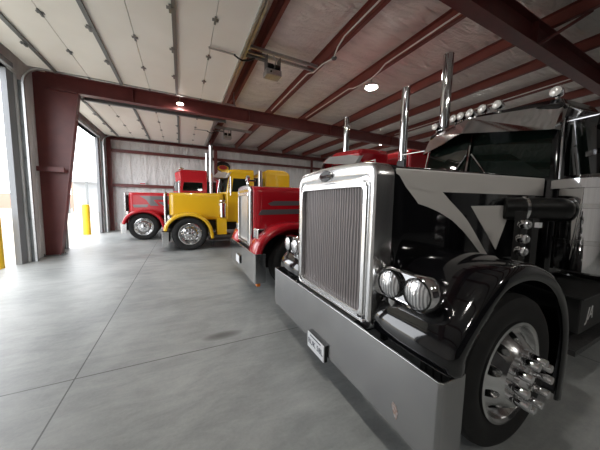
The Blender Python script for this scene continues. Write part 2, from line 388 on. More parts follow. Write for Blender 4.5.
# door openers with the strut that carries them
def opener(y, label):
    r = empty('door_opener', (2.04, y+.03, 4.80), label, 'opener', 'overhead door openers')
    X, Z = -2.04, .0
    for dy in (-.17, .03): MB().box(-.62, 1.15, dy, dy+.05, .31, .37).obj('mounting_strut', galv, r, 0)
    MB().box(-1.2, -.16, -.11, -.04, .15, .20).obj('trolley_rail', galv_dark, r, 0)
    MB().box(-1.45, -.88, -.09, -.06, .09, .12).obj('door_arm', galv, r, 0)
    MB().tube([(-.92,-.075,.105), (-.84,-.075,.06), (-.74,-.075,.03), (-.6,-.075,.07), (-.45,-.075,.16)], .02).obj('door_arm', black_plastic, r)
    MB().box(-.19, .19, -.14, .14, -.13, .0).obj('motor_housing', galv, r, 0, .015)
    MB().cyl((-.15,-.06,.07), (-.01,-.06,.07), .075, n=16).obj('motor', black_plastic, r)
    MB().cyl((.03,-.06,.07), (.15,-.06,.07), .075, n=16).obj('motor', black_plastic, r)
    for x in (-.17, .155): MB().box(x, x+.02, -.1, .1, .0, .31).obj('hanger_bracket', galv_dark, r, 0)
    MB().cyl((-.08,-.141,-.07),(-.08,-.155,-.07), .022, n=10).obj('button', black_plastic, r)
    MB().tube([(.02,-.1,.05), (.05,-.12,.22), (-.05,-.1,.36), (-.25,-.05,.42), (-.5,0,.44)], .013).obj('power_cable', galv, r)
opener(5.78, 'grey and black door opener motor hanging in front of the near raised door')
opener(12.2, 'smaller looking door opener beyond the rafter, above the yellow cab')

# ------------------------------------------------------------------ outdoors
struct(MB().box(-90, XW-.27, -60, 120, -.12, -.02).obj('ground', conc_out, smooth=0))
def bollard(x, y, h, label):
    MBo = MB(); MBo.lathe([(.15,-.02),(.15,h-.08),(.12,h-.02),(.02,h)], (x,y,0), (0,0,1), 20, True, True)
    tag(MBo.obj('bollard', bollard_y), label, 'bollard', 'yellow bollards outside the doors')
bollard(-4.15, 14.98, 1.45, 'yellow bollard outside the far doorway')
bollard(-3.98, 8.15, 1.28, 'yellow bollard outside the near doorway at the left edge')
b = empty('storage_shed', (-10.9, 39, -.02), 'distant grey open-fronted shed seen through the far doorway', 'building')
MB().box(-1.6, 2.2, 2, 2.2, 0, 3.9).obj('wall', grey_far, b, 0)
for x in (-1.6, .2, 2.0): MB().box(x, x+.2, 0, .2, 0, 3.9).obj('post', galv_dark, b, 0)
MB().box(-1.8, 2.4, -.2, 2.4, 3.9, 4.3).obj('roof', grey_far, b, 0)
f = empty('yard_fence', (-30, 60, -.02), 'distant weathered brown fence along the far side of the yard', 'fence')
MB().box(-30, 20, 0, .15, 0, 2.6).obj('panel', rust_far, f, 0)
for i in range(12): MB().box(-30+i*4.4, -29.8+i*4.4, -.15, 0, 0, 2.8).obj('fence_post', galv_dark, f, 0)
for x, y, h, lb in ((-26, 40, 8, 'thin distant utility pole at the left edge of the near doorway'), (-13.5, 44, 8.5, 'thin distant utility pole left of the grey shed')):
    p = empty('utility_pole', (x, y, -.02), lb, 'pole'); MB().cyl((0,0,0),(0,0,h), .12, .09, 8).obj('pole', rust_far, p); MB().box(-.9,.9,-.05,.05,h-.8,h-.68).obj('crossarm', rust_far, p, 0)
cr = empty('parked_car', (-15.4, 57, -.02), 'small red car parked far off beside the grey shed', 'car')
MB().prism([(-2,.3),(2,.3),(2.05,.8),(1.2,.9),(.6,1.4),(-1.0,1.4),(-1.6,.95),(-2,.9)], 'y', -.8, .8).obj('body', red_paint2, cr, 0, .06)
for x in (-1.25, 1.3):
    for y in (-.75, .75): MB().cyl((x,y-.1,.32),(x,y+.1,.32), .32, n=16).obj('wheel', rubber, cr)
MB().box(-.85, .5, -.83, .83, .95, 1.3).obj('window', dark_glass, cr, 0)

# ------------------------------------------------------------------ trucks
shell_metal = mat('polished_shell', (.80,.80,.80), .22, 1)
def rrect(y0, y1, z0, z1, r, x, crown=0, n=6):
    """rounded rectangle ring in the plane x, crowned at the top"""
    out = []
    for cy, cz, a0 in ((y1-r, z0+r, -PI/2), (y1-r, z1-r, 0), (y0+r, z1-r, PI/2), (y0+r, z0+r, PI)):
        for i in range(n+1):
            a = a0 + PI/2*i/n; out.append([x, cy+r*math.cos(a), cz+r*math.sin(a)])
    # extra points along the top
    i1 = 2*(n+1) - 1
    a, b_ = out[i1], out[i1+1]
    if False: pass
    mid = (y0+y1)/2; hw = (y1-y0)/2
    res = []
    for i, p in enumerate(out):
        res.append(p)
        if i == i1 - 0 - (n+1) + (n+1) - (n+1):   # after the first top corner has closed
            pass
    top = []
    k = 2*(n+1)
    ring = out[:k]
    A, B = out[k-1], out[k] if k < len(out) else out[0]
    # top edge lies between end of corner 2 and start of corner 3
    A, B = out[2*(n+1)-1], out[2*(n+1)]
    ring = out[:2*(n+1)] + [[x, A[1]+(B[1]-A[1])*t, A[2]] for t in ((i+1)/9 for i in range(8))] + out[2*(n+1):]
    for p in ring:
        if p[2] > (z0+z1)/2: p[2] += crown*(1 - ((p[1]-mid)/hw)**2)
    return [tuple(p) for p in ring]

def wheel_rim_mesh(mat_):
    """steer wheel disc with ten hand holes, axis -y outward"""
    prof = [(.335,.02),(.335,-.008),(.318,-.012),(.305,.0),(.296,.03),(.285,.045),(.262,.036),(.205,-.035),(.188,-.052),(.105,-.056),(.095,-.05),(.085,-.05),(.02,-.05)]
    m = MB(); m.lathe(prof, (0,0,0), (0,1,0), 60, False, True)
    m.lathe([(.335,.02),(.30,.06),(.285,.2),(.1,.2),(.02,.2)], (0,0,0), (0,1,0), 60, False, True)
    o = m.obj('front_wheel', mat_)
    c_ = MB()
    for k in range(10):
        a = 2*PI*(k+.5)/10; x, z = .236*math.cos(a), .236*math.sin(a)
        c_.cyl((x,-.2,z), (x,.15,z), .031, n=18)
    co = c_.obj('cutter', mat_)
    bo = o.modifiers.new('cut', 'BOOLEAN'); bo.operation = 'DIFFERENCE'; bo.object = co; bo.solver = 'EXACT'
    bpy.context.view_layer.update()
    me = bpy.data.meshes.new_from_object(o.evaluated_get(bpy.context.evaluated_depsgraph_get()))
    me.polygons.foreach_set('use_smooth', [True]*len(me.polygons)); me.set_sharp_from_angle(angle=math.radians(30))
    bpy.data.objects.remove(o); bpy.data.objects.remove(co)
    return me
rim_me = wheel_rim_mesh(chrome_soft)

def tyre_mb(R):
    k = R - .335
    pr = [(.30,.03),(.335,.012),(.335+k*.25,-.012),(.335+k*.55,-.02),(.335+k*.78,-.008),(.335+k*.93,.012),(R-.006,.03),(R,.045)]
    for i in range(4):
        y = .075 + .055*i; pr += [(R, y), (R-.014, y+.003), (R-.014, y+.011), (R, y+.014)]
    pr += [(R,.275),(R-.01,.30),(.335+k*.5,.33),(.34,.29),(.30,.25)]
    return MB().lathe(pr, (0,0,0), (0,1,0), 72)
def front_wheel(parent, x, v, R, steer, spikes, far=False):
    w = bpy.data.objects.new('front_wheel', rim_me); COL.objects.link(w); w.parent = parent
    w.location = (x, v, R); w.rotation_euler = (0, 0, steer + (PI if far else 0))
    k_ = 1.08 if R > .54 else 1.05
    w.scale = (k_, 1, k_)
    tyre_mb(R/k_).obj('tyre', rubber, w)
    for k in range(10):
        a = 2*PI*k/10; cx, cz = .142*math.cos(a), .142*math.sin(a)
        if spikes:
            MB().lathe([(.030,-.05),(.030,-.075),(.0265,-.078),(.0255,-.145),(.023,-.151),(.004,-.152)], (cx,0,cz), (0,1,0), 16, False, True).obj('lug_nut_cover', chrome, w)
        else:
            MB().lathe([(.026,-.05),(.022,-.09),(.004,-.1)], (cx,0,cz), (0,1,0), 10, False, True).obj('lug_nut_cover', chrome, w)
    MB().lathe([(.09,-.05),(.085,-.09),(.07,-.11),(.02,-.12)] if not spikes else [(.09,-.05),(.08,-.075),(.05,-.085),(.01,-.09)], (0,0,0), (0,1,0), 24, False, True).obj('hub_cap', chrome, w)

def truck(name, x0, yc, label, paint, o):
    T = empty('semi_truck', (x0, yc, 0), label, 'truck', 'show trucks parked in the shed')
    R = o.get('R', .53); ZB0, ZB1 = o['bumper']; HWB = o.get('bhw', 1.215); near_only = o.get('near_only', False)
    sides = (-1, 1)
    # bumper : polished plate with swept returns
    bz = MB(); d = .2
    path = [(d, -HWB), (.02, -HWB), (0, -HWB+.02), (0, HWB-.02), (.02, HWB), (d, HWB)]
    inn = [(d, -HWB+.012), (.03, -HWB+.012), (.014, -HWB+.03), (.014, HWB-.03), (.03, HWB-.012), (d, HWB-.012)]
    r0 = [(x, v, ZB0) for x, v in path] + [(x, v, ZB0) for x, v in reversed(inn)]
    r1 = [(x, v, ZB1) for x, v in path] + [(x, v, ZB1) for x, v in reversed(inn)]
    bz.loft([r0, r1], True, True, True)
    bump = bz.obj('bumper', o.get('bumper_mat', stainless), T, 25, .005)
    MB().box(.016, .2, -.45, .45, ZB0+.08, ZB1-.03).obj('bumper_bracket', dark, T, 0)
    if 'plate' in o:
        pv, pz, body = o['plate']
        pl = MB().box(-.034, -.024, pv-.155, pv+.155, pz-.078, pz+.078).obj('license_plate', white_plate, T, 0, .004)
        MB().box(-.024, 0, pv-.165, pv+.15, pz-.07, pz+.086).obj('plate_shadow_bracket', black_plastic, pl, 0)  # bracket shifted right and up, its black edge drawn as the plate's shadow
        if body:
            text('plate_number', body, .074, ink, basis((-.0345, pv, pz-.005), (0,-1,0), (0,0,1), (-1,0,0)), pl)
            MB().box(-.0352, -.034, pv-.1, pv+.1, pz+.055, pz+.066).obj('plate_band', ink, pl, 0)
    if o.get('scratch'):
        rs = mat('rust_spot', (.25,.12,.07), .8, noise=(60,(.45,.43,.42)))
        MB().add([(-.003,-0.940+dy,0.390+dz) for dy,dz in ((-.012,-.05),(.006,-.03),(.028,.02),(.02,.045),(-.004,.035),(-.022,.0))]+[(.004,-0.940+dy,0.390+dz) for dy,dz in ((-.012,-.05),(.006,-.03),(.028,.02),(.02,.045),(-.004,.035),(-.022,.0))],[(0,1,2,3,4,5)]+[(k,(k+1)%6,6+(k+1)%6,6+k) for k in range(6)]).obj('scratch_mark', rs, bump, 0)['label'] = 'small rusty chip'
    # radiator shell
    s = MB(); SW = o.get('shell_hw', .62); zb, zt = o.get('shell_z', (.70, 1.95)); cr = .04; f = .07
    def rr(i, x, r, c=0, top=0): return rrect(-SW+i, SW-i, zb+i, zt-i-top, r, x, c)
    s.loft([rr(.125, f+.05, .04, 0, .045), rr(.122, f-.008, .04, 0, .045), rr(.117, f-.013, .045, 0, .045), rr(.083, f-.013, .05, 0, .04), rr(.078, f-.008, .05, 0, .04),
            rr(.075, f+.014, .055, 0, .035), rr(.062, f+.014, .06, 0, .03), rr(.058, f+.002, .06, cr*.3, .025), rr(.054, f-.002, .06, cr*.4, .02), rr(.022, f-.001, .075, cr), rr(.006, f+.008, .085, cr),
            rr(0, f+.03, .09, cr), rr(0, f+o.get('shell_d', .17), .09, cr)], True)
    shell = s.obj('radiator_shell', shell_metal, T, 40)
    MB().add([(f+.03,-SW+.1,zb+.1),(f+.03,SW-.1,zb+.1),(f+.03,SW-.1,zt-.12),(f+.03,-SW+.1,zt-.12),(f+.06,-SW+.1,zb+.1),(f+.06,SW-.1,zb+.1),(f+.06,SW-.1,zt-.12),(f+.06,-SW+.1,zt-.12)],
             [(0,1,2,3),(7,6,5,4),(0,4,5,1),(1,5,6,2),(2,6,7,3),(3,7,4,0)]).obj('grille_mesh', o.get('grille', grille_mat), T, 0)
    if o.get('badge'):
        q = MB(); bc = (f-.012, .03, zt-.045)
        q.loft([[(bc[0]+h, bc[1]+.105*k*math.cos(a), bc[2]+.052*k*math.sin(a)) for a in [2*PI*i/32 for i in range(32)]] for k, h in ((1,.02),(1,.0),(.9,-.006),(.02,-.009))], True, False, True)
        bd = q.obj('grille_badge', black_plastic, shell)
        text('badge_lettering', 'Peterbilt', .062, chrome, basis((bc[0]-.0095, bc[1], bc[2]), (0,-1,0), (0,0,1), (-1,0,0)), bd, .35)
        MB().loft([[(bc[0]+.004, bc[1]+.105*k*math.cos(a), bc[2]+.052*k*math.sin(a)) for a in [2*PI*i/32 for i in range(32)]] for k in (.98, 1.06)], True).obj('badge_rim', chrome, bd, solid=.008)
    # hood : tapering flat sided box with rounded shoulders
    ht = zt - .01; hl = o.get('hood_len', 2.25); hw0, hw1 = o.get('hood_hw', (.585, .74)); h0 = f + o.get('hood_start', .15); zl = o.get('hood_low', 1.02); rise = o.get('hood_rise', .03)
    def hood_prof(t):
        hw = hw0 + (hw1-hw0)*t; top = ht + rise*t; r = o.get('hood_r', .10)
        half = [(-hw, zl)] + [(-hw, zl + (top-r-zl)*i/6) for i in range(1, 7)]
        half += [(-hw + r*(1-math.cos(a)), top - r + r*math.sin(a)) for a in [PI/2*i/6 for i in range(1, 7)]]
        half += [(-hw*.55, top+.022), (0, top+.035)]
        return half
    rings = []
    for i in range(13):
        t = i/12; x = h0 + (hl-h0)*t; h = hood_prof(t)
        rings.append([(x, v, z) for v, z in h] + [(x, -v, z) for v, z in reversed(h[:-1])])
    hood = MB().loft(rings, False).obj('hood', paint, T, 50, solid=.012)
    def hs(x, z, e=.009):   # point on the near hood side
        t = (x-h0)/(hl-h0); return (x, -(hw0+(hw1-hw0)*t)-e, z)
    MB().box(f+.12, hl+.1, -.52, .52, .72, zl+.45).obj('engine_bay_panel', dark, T, 0)
    MB().box(f+.08, hl+.1, -hw0+.06, hw0-.06, zb+.02, zl+.3).obj('radiator_core', dark, T, 0)
    if o.get('swoosh'): black_stripes(T, hood, hs, hood_prof, f, hl)
    for poly in o.get('stripes', ()):
        q = MB(); n = len(poly)
        q.add([hs(x, z, .008) for x, z in poly] + [hs(x, z, .013) for x, z in poly], [tuple(range(n)), tuple(reversed(range(n, 2*n)))] + [(i, n+i, n+(i+1) % n, (i+1) % n) for i in range(n)])
        q.obj('hood_stripe', grey_stripe, hood, 0)
    MB().box(f+.12, 7.3, -.43, -.36, .60, .84).obj('frame_rail', dark, T, 0)
    MB().box(f+.12, 7.3, .36, .43, .60, .84).obj('frame_rail', dark, T, 0)
    AX = o.get('axle', .88)
    MB().box(AX-.07, AX+.07, -.9, .9, .42, .56).obj('front_axle', dark, T, 0)
    # fenders : swept over the wheel
    fp = o.get('fender_path')
    vo, vi = o.get('fender_v', (1.215, .60))
    def smooth_path(P, sub=5):
        out = []
        for i in range(len(P)-1):
            p0 = P[max(i-1,0)]; p1 = P[i]; p2 = P[i+1]; p3 = P[min(i+2, len(P)-1)]
            for k in range(sub):
                t = k/sub
                out.append(tuple(.5*((2*p1[c]) + (-p0[c]+p2[c])*t + (2*p0[c]-5*p1[c]+4*p2[c]-p3[c])*t*t + (-p0[c]+3*p1[c]-3*p2[c]+p3[c])*t**3) for c in (0, 1)))
        return out + [P[-1]]
    sp = smooth_path(fp)
    for sgn in sides:
        rings = []
        for i, (x, z) in enumerate(sp):
            a = sp[max(i-1,0)]; b_ = sp[min(i+1, len(sp)-1)]; dx, dz = b_[0]-a[0], b_[1]-a[1]; l = math.hypot(dx, dz) or 1
            nx, nz = -dz/l, dx/l
            cs = [(vo-.012,-.10),(vo,-.085),(vo+.004,-.05),(vo-.008,-.02),(vo-.03,-.002),(vo-.07,.006),(vo-.2,.012),(vo-.35,.014),(vi+.15,.006),(vi+.05,-.005),(vi,-.03),(vi-.02,-.1)]
            rings.append([(x+nx*h, sgn*v, z+nz*h) for v, h in cs])
        fe = MB().loft(rings, False).obj('fender', paint, T, 60, solid=.014)
        # mud flap at the rear
        x, z = sp[-1]
        if o.get('flap', .12): MB().box(x-.03, x-.015, min(sgn*(vo-.03), sgn*.72), max(sgn*(vo-.03), sgn*.72), max(.1, o.get('flap', .12)), z+.08).obj('mud_flap', black_plastic, fe, 0)
        # wheel well liner
        MB().box(.3, hl-.5, min(sgn*.50, sgn*.54), max(sgn*.50, sgn*.54), .55, zl+.1).obj('wheel_well_liner', dark, T, 0)
        front_wheel(T, AX + (o.get('wdx', 0)), sgn*o.get('wheel_v', 1.16), R, o.get('steer', 0), o.get('spikes'), sgn > 0)
        # headlamps
        if o.get('lamp') == 'round':
            hv = o.get('lamp_v', .79); hz = o.get('lamp_z', 1.10); hx = o.get('lamp_hx', .2)
            cw = .217; ch = .11; q = MB(); rings2 = []
            def stad(k, xx, tw=0):
                pts = []
                for j in range(32):
                    a = 2*PI*j/32; cv = (cw-ch)*(1 if math.cos(a) > 0 else -1)
                    pts.append((xx + tw*0, sgn*hv + (cv + ch*math.cos(a))*k, hz + ch*math.sin(a)*k))
                return pts
            q.loft([stad(.88, hx+.012), stad(.93, hx-.012), stad(1, hx), stad(1.02, hx+.03), stad(1.0, hx+.07), stad(.85, hx+.12), stad(.5, hx+.155), stad(.05, hx+.165)], True, True, True)
            pod = q.obj('headlamp_pod', chrome, T, 45)
            for dv in (-.106, .106):
                c0 = (hx-.006, sgn*hv+dv, hz)
                ln = MB().lathe([(.090,.004),(.087,-.006),(.064,-.022),(.005,-.03)], c0, (1,0,0), 28, False, True).obj('headlamp_lens', lamp_lens, pod)
                MB().lathe([(.087,-.004),(.091,-.014),(.097,-.01),(.097,.012)], c0, (1,0,0), 28).obj('lamp_ring', dark_ring, ln)
            # bracket from the shell
            v0, v1 = sgn*(SW-.02), sgn*(hv-.16)
            MB().box(hx+.03, hx+.07, min(v0,v1), max(v0,v1), hz-.12, hz+.02).obj('headlamp_bracket', chrome_soft, T, 0, .01)
            MB().lathe([(.03,0),(.034,.04),(.02,.07),(.004,.075)], (hx+.05, sgn*(hv-.12), hz-.10), (0,0,-1), 16, True, True).obj('bracket_nut', chrome, T)
        elif o.get('lamp') == 'square':
            hv = .78; hz = 1.09; hx = o.get('lamp_x', .14)
            hp = MB().box(hx-.03, hx+.12, sgn*hv-.13, sgn*hv+.13, hz-.1, hz+.1).obj('headlamp_housing', chrome, T, 0, .025)
            MB().box(hx-.042, hx-.02, sgn*hv-.10, sgn*hv+.10, hz-.075, hz+.075).obj('headlamp_lens', lamp_lens, hp, 0, .02)
            MB().box(hx-.05, hx+.01, sgn*(hv)-.12, sgn*hv+.12, .86, .94).obj('turn_signal', amber, T, 0, .02)
            MB().box(.05, .12, sgn*(HWB-.08)-.05, sgn*(HWB-.08)+.05, ZB0-.07, ZB0).obj('marker_lamp', amber, T, 0, .015)
    # cab
    xs_, xr_ = hl+.13, o.get('cab_back', 3.22); hwf, hwr = o.get('cab_hw', (.80, .88)); zc0, zbel, zh, zr = .92, o.get('belt', 1.95), 2.60, o.get('roof', 2.86)
    xc = hl-.10
    def side_v(x, z):
        t = (x-xs_)/(xr_-xs_); return hwf + (hwr-hwf)*t - .05*max(0, (z-zbel)/(zh-zbel))
    def plan(z, dxf, ins):
        return [(xc+dxf+.02, 0, z), (xs_+dxf, -hwf+ins, z), (xr_, -hwr+ins, z), (xr_, hwr-ins, z), (xs_+dxf, hwf-ins, z)]
    lowfront = [(xs_-.02, 0, 0)]
    q = MB()
    q.loft([plan(zc0, .0, 0), plan(zbel, 0, 0), plan(zh, .10, .05), plan(zr-.12, .06, .035), plan(zr-.03, .16, .09), plan(zr+.01, .34, .2)], True, True, True)
    cab = q.obj('cab', paint, T, 0, .035)
    # windscreen halves
    def wind(t, z, e):
        k = (z-zbel)/(zh-zbel); x = xc+.02 + (xs_-xc-.02)*t + .10*k - e; return (x, -(hwf-.05*k)*t, z)
    for sgn in sides:
        g = MB(); cnr = [(.05,zbel+.03),(.93,zbel+.03),(.93,zh-.02),(.05,zh-.02)]
        g.add([(lambda p: (p[0], -sgn*p[1]*-1 if sgn < 0 else -p[1], p[2]))(wind(t, z, .006)) for t, z in cnr] +
              [(lambda p: (p[0], p[1] if sgn < 0 else -p[1], p[2]))(wind(t, z, .014)) for t, z in cnr],
              [(0,1,2,3),(7,6,5,4),(0,4,5,1),(1,5,6,2),(2,6,7,3),(3,7,4,0)])
        g.obj('windscreen', dark_glass, T, 0)
        # wiper arm
        a, b_ = wind(.04, zh-.28, .03), wind(.33, zbel+.02, .03)
        MB().tube([(a[0], a[1] if sgn < 0 else -a[1], a[2]), (b_[0], b_[1] if sgn < 0 else -b_[1], b_[2])], .012, 6).obj('wiper_arm', chrome, T)
        # door with window, handle
        def sp_(x, z, e): return (x, sgn*(side_v(x, z)+e), z)
        def panel(c4, e0, e1): return MB().add([sp_(x, z, e0) for x, z in c4] + [sp_(x, z, e1) for x, z in c4], [(0,1,2,3),(7,6,5,4),(0,4,5,1),(1,5,6,2),(2,6,7,3),(3,7,4,0)])
        dr = panel([(xs_+.06, 1.0),(xr_-.12, 1.0),(xr_-.12, zh+.02),(xs_+.16, zh+.02)], .002, .016).obj('door', paint, T, 0)
        panel([(xs_+.17, zbel+.05),(xr_-.2, zbel+.05),(xr_-.2, zh-.06),(xs_+.235, zh-.06)], .014, .022).obj('window', dark_glass, dr, 0)
        panel([(xr_-.30, 1.62),(xr_-.17, 1.62),(xr_-.17, 1.67),(xr_-.30, 1.67)], .014, .05).obj('door_handle', chrome, dr, 0)
        # chrome A pillar trim
        panel([(xs_+.01, zbel),(xs_+.03, zbel),(xs_+.115, zh),(xs_+.10, zh)], .001, .012).obj('pillar_trim', chrome_soft, T, 0)
        # mirrors
        mx = xs_+.02; mv = sgn*1.27
        mi = MB().box(mx, mx+.05, mv-.09, mv+.09, 1.98, 2.46).obj('mirror', o.get('mirror_mat', chrome), T, 0, .02)
        MB().tube([(mx+.07, sgn*(hwf+.0), 2.55), (mx+.03, mv, 2.55), (mx+.03, mv, 1.90), (mx+.07, sgn*(hwf+.02), 1.9)], .014, 8).obj('mirror_arm', chrome, mi)
    if o.get('ornament'):
        oz = zt + .03
        orn = MB().lathe([(.05,0),(.03,.03),(.022,.10),(.035,.13),(.05,.17),(.03,.215),(.004,.225)], (h0+.05, 0, oz), (0,0,1), 16, True, True).obj('hood_ornament', chrome, T)
        MB().box(h0+.0, h0+.22, -.012, .012, oz+.10, oz+.14).obj('ornament_wing', chrome, orn, 0, .008)
    # centre strip
    a, b_ = wind(0, zbel, .02), wind(0, zh, .02)
    MB().tube([a, b_], .016, 8).obj('windscreen_divider', chrome, T)
    # visor
    if o.get('visor'):
        zq = o['visor']
        q = MB()
        xe = xs_-.02
        def vrow(dx, zc_, ze_, he, back):
            return [(xe+back, -he-.02, ze_), (xe+dx+.01, -he-.005, ze_), (xe+dx, -he+.03, ze_), (xc-.11+dx, 0, zc_), (xe+dx, he-.03, ze_), (xe+dx+.01, he+.005, ze_), (xe+back, he+.02, ze_)]
        he = hwf-.055
        q.loft([vrow(-.05, zq[0], zq[1], he, .05), vrow(.12, zq[2], zq[3], he, .2)], False)
        q.obj('sun_visor', o.get('visor_mat', chrome), T, 0, solid=.012)
    # roof lamps
    for v in o.get('roof_lamps', ()):
        xx = xs_ + .16 + .03*abs(v) - .06*(1-abs(v)); zz = zr + (.035 if abs(v) < .5 else .0)
        rl = MB().lathe([(.052,-.07),(.056,-.05),(.054,-.02),(.035,.06),(.006,.11)], (xx, v, zz+.035), (1,0,.0), 20, False, True).obj('roof_lamp', chrome, T)
        MB().lathe([(.051,-.069),(.035,-.082),(.004,-.087)], (xx, v, zz+.035), (1,0,0), 20, False, True).obj('lamp_lens', clear_lens, rl)
        MB().cyl((xx+.0, v, zz-.06), (xx, v, zz), .02, n=8).obj('lamp_stem', chrome, rl)
    # sleeper
    if o.get('sleeper'):
        s0, s1, sr = o['sleeper']
        ring = lambda z, i: [(s0+i, -1.0+i, z), (s1-i, -1.0+i, z), (s1-i, 1.0-i, z), (s0+i, 1.0-i, z)]
        MB().loft([ring(.85, 0), ring(sr-.2, 0), ring(sr-.06, .05), ring(sr, .16)], True, True, True).obj('sleeper', paint, T, 0, .06)
        for sgn in sides:
            MB().box(s0+.2, s1-.25, sgn*1.0-.006, sgn*1.0+.006, 1.1, sr-.35).obj('sleeper_panel', paint, T, 0, .03)
    MB().box(xr_-.1, o.get('sleeper', (3.4,))[0]+.1, -.8, .8, .95, 2.6).obj('cab_bellows', dark, T, 0)
    # stacks
    sx, st, sr_ = o.get('stack_x', 3.42), o.get('stack_top', 4.4), o.get('stack_r', .085)
    for sgn in sides:
        sv = sgn*o.get('stack_v', 1.05)
        q = MB(); q.lathe([(sr_,.75),(sr_,st-.02),(sr_+.004,st),(sr_-.008,st),(sr_-.01,st-.35)], (sx, sv, 0), (0,0,1), 24, True)
        es = q.obj('exhaust_stack', chrome, T)
        MB().lathe([(sr_+.025,.9),(sr_+.025,1.8)], (sx, sv, 0), (0,0,1), 24, True, True).obj('heat_shield', chrome_soft, es)
        MB().box(sx-.03, sx+.03, min(sv, sgn*.8), max(sv, sgn*.8), 2.3, 2.36).obj('stack_bracket', chrome, es, 0)
    # air cleaners
    if o.get('air'):
        ax_, av, ar, az0, az1 = o['air']
        for sgn in sides:
            ac = MB().lathe([(ar-.03,az0),(ar,az0+.02),(ar,az1-.10),(ar-.004,az1-.1),(ar-.004,az1-.095),(ar+o.get('air_lip', .02),az1-.09),(ar+o.get('air_lip', .02),az1-.01),(ar,az1-.005),(ar-.05,az1+.03),(.02,az1+.045)], (ax_, sgn*av, 0), (0,0,1), 40, True, True).obj('air_cleaner', chrome, T)
            for zz in (az0+.28, az0+.60):
                MB().lathe([(ar+.001,zz-.02),(ar+.005,zz-.018),(ar+.005,zz+.018),(ar+.001,zz+.02)], (ax_, sgn*av, 0), (0,0,1), 40).obj('air_cleaner_band', chrome_soft, ac)
            if 'pipe' in o:
                (xa_, va_), (xb_, vb_), tz, tr = o['pipe']
                ln_ = math.hypot(xb_-xa_, vb_-va_); ax3 = (xb_-xa_, sgn*(vb_-va_), 0)
                MB().lathe([(tr*.9,0),(tr,.01),(tr,ln_-.09),(tr*.95,ln_-.05),(tr*.78,ln_-.015),(tr*.45,ln_+.006),(.005,ln_+.012)], (xa_, sgn*va_, tz), ax3, 32, True, True).obj('intake_pipe', black_plastic, T)
                MB().lathe([(tr+.001,.16),(tr+.009,.163),(tr+.009,.185),(tr+.001,.188)], (xa_, sgn*va_, tz), ax3, 32).obj('hose_clamp', chrome, T)
    # light bar on the cowl
    for (lx, lv, lz, lr) in o.get('cowl_lights', ()):
        cl = MB().lathe([(lr*.7,.05),(lr,.03),(lr,0),(lr*.86,-.012)], (lx, lv, lz), (.45,.9,0), 20, True).obj('cowl_light', chrome, T)
        MB().lathe([(lr*.86,-.01),(lr*.5,-.022),(.004,-.026)], (lx, lv, lz), (.45,.9,0), 20, False, True).obj('cowl_light_lens', lamp_lens, cl)
    if o.get('cowl_lights'):
        lx, lv = o['cowl_lights'][0][:2]
        MB().box(lx+.03, lx+.11, lv+.045, lv+.09, 1.2, 1.62).obj('light_bar', dark, T, 0)
        MB().box(lx+.21, lx+.26, lv+.0, lv+.03, 1.49, 1.53).obj('reflector', white_plate, T, 0)
        MB().box(lx+.18, lx+.29, lv+.03, lv+.06, 1.15, 1.56).obj('light_bar', dark, T, 0)
    # step box, tank
    sx0, sx1 = o.get('steps', (hl-.05, xr_+.1))
    for sgn in sides:
        sbx = MB().box(sx0, sx1, min(sgn*.5, sgn*1.08), max(sgn*.5, sgn*1.08), *o.get('step_z', (.40, .76))).obj('battery_box', o.get('step_mat', tread), T, 0, .01)
        if 'step_z' not in o: MB().box(sx0-.02, sx1+.02, min(sgn*.6, sgn*1.1), max(sgn*.6, sgn*1.1), .76, .775).obj('step_tread', tread, sbx, 0)
        MB().box(sx0-.25, sx1+.4, min(sgn*.5, sgn*1.14), max(sgn*.5, sgn*1.14), .28, .33).obj('running_board', tread, T, 0)
        if o.get('letters') and sgn < 0:
            text('lettering', o['letters'], .19, text_white, basis((sx0+.17, -1.0825, .575), (1,0,0), (0,0,1), (0,-1,0)), sbx, .35, .002, 'LEFT')
        MB().cyl((xr_+.5, sgn*.78, .62), (xr_+1.7, sgn*.78, .62), .31, n=28).obj('fuel_tank', chrome_soft, T, 40)
    # rear axles
    for rx in (5.85, 7.1):
        for sgn in sides:
            rw = MB().lathe([(.30,.0),(.27,.08),(.12,.1),(.11,0),(.02,-.03)], (rx, sgn*1.2, R), (0, -sgn, 0), 28, False, True).obj('rear_wheel', chrome_soft, T)
            me = MB().lathe([(.31,.02),(.44,.0),(R-.03,.0),(R,.03),(R,.25),(R-.05,.29),(R-.05,.33),(R,.37),(R,.60),(R-.03,.64),(.31,.62)], (rx, sgn*1.22, R), (0, -sgn, 0), 40)
            me.obj('tyre', rubber, rw)
    MB().box(5.7, 7.25, -1.0, 1.0, .45, .6).obj('rear_axle_beam', dark, T, 0)
    return T

lamp_lens = mat('headlamp_lens', (.62,.63,.64), .14, .7, 1, bump=(30, .35))
clear_lens = mat('clear_lamp_lens', (.78,.76,.72), .15, .3, 1)
dark_ring = mat('dark_chrome_ring', (.06,.06,.06), .2, .8)
def patterned_lens():
    m = lamp_lens; b = m.node_tree.nodes['Principled BSDF']; tc = N(m, 'ShaderNodeTexCoord')
    v = N(m, 'ShaderNodeTexWave', bands_direction='Y', Scale=15.0, Distortion=1.2); L(m, tc.outputs['Object'], v.inputs['Vector'])
    r = N(m, 'ShaderNodeValToRGB'); r.color_ramp.elements[0].color = (.30,.30,.31,1); r.color_ramp.elements[1].color = (.85,.86,.87,1)
    L(m, v.outputs['Fac'], r.inputs['Fac']); L(m, r.outputs['Color'], b.inputs['Base Color'])
patterned_lens()

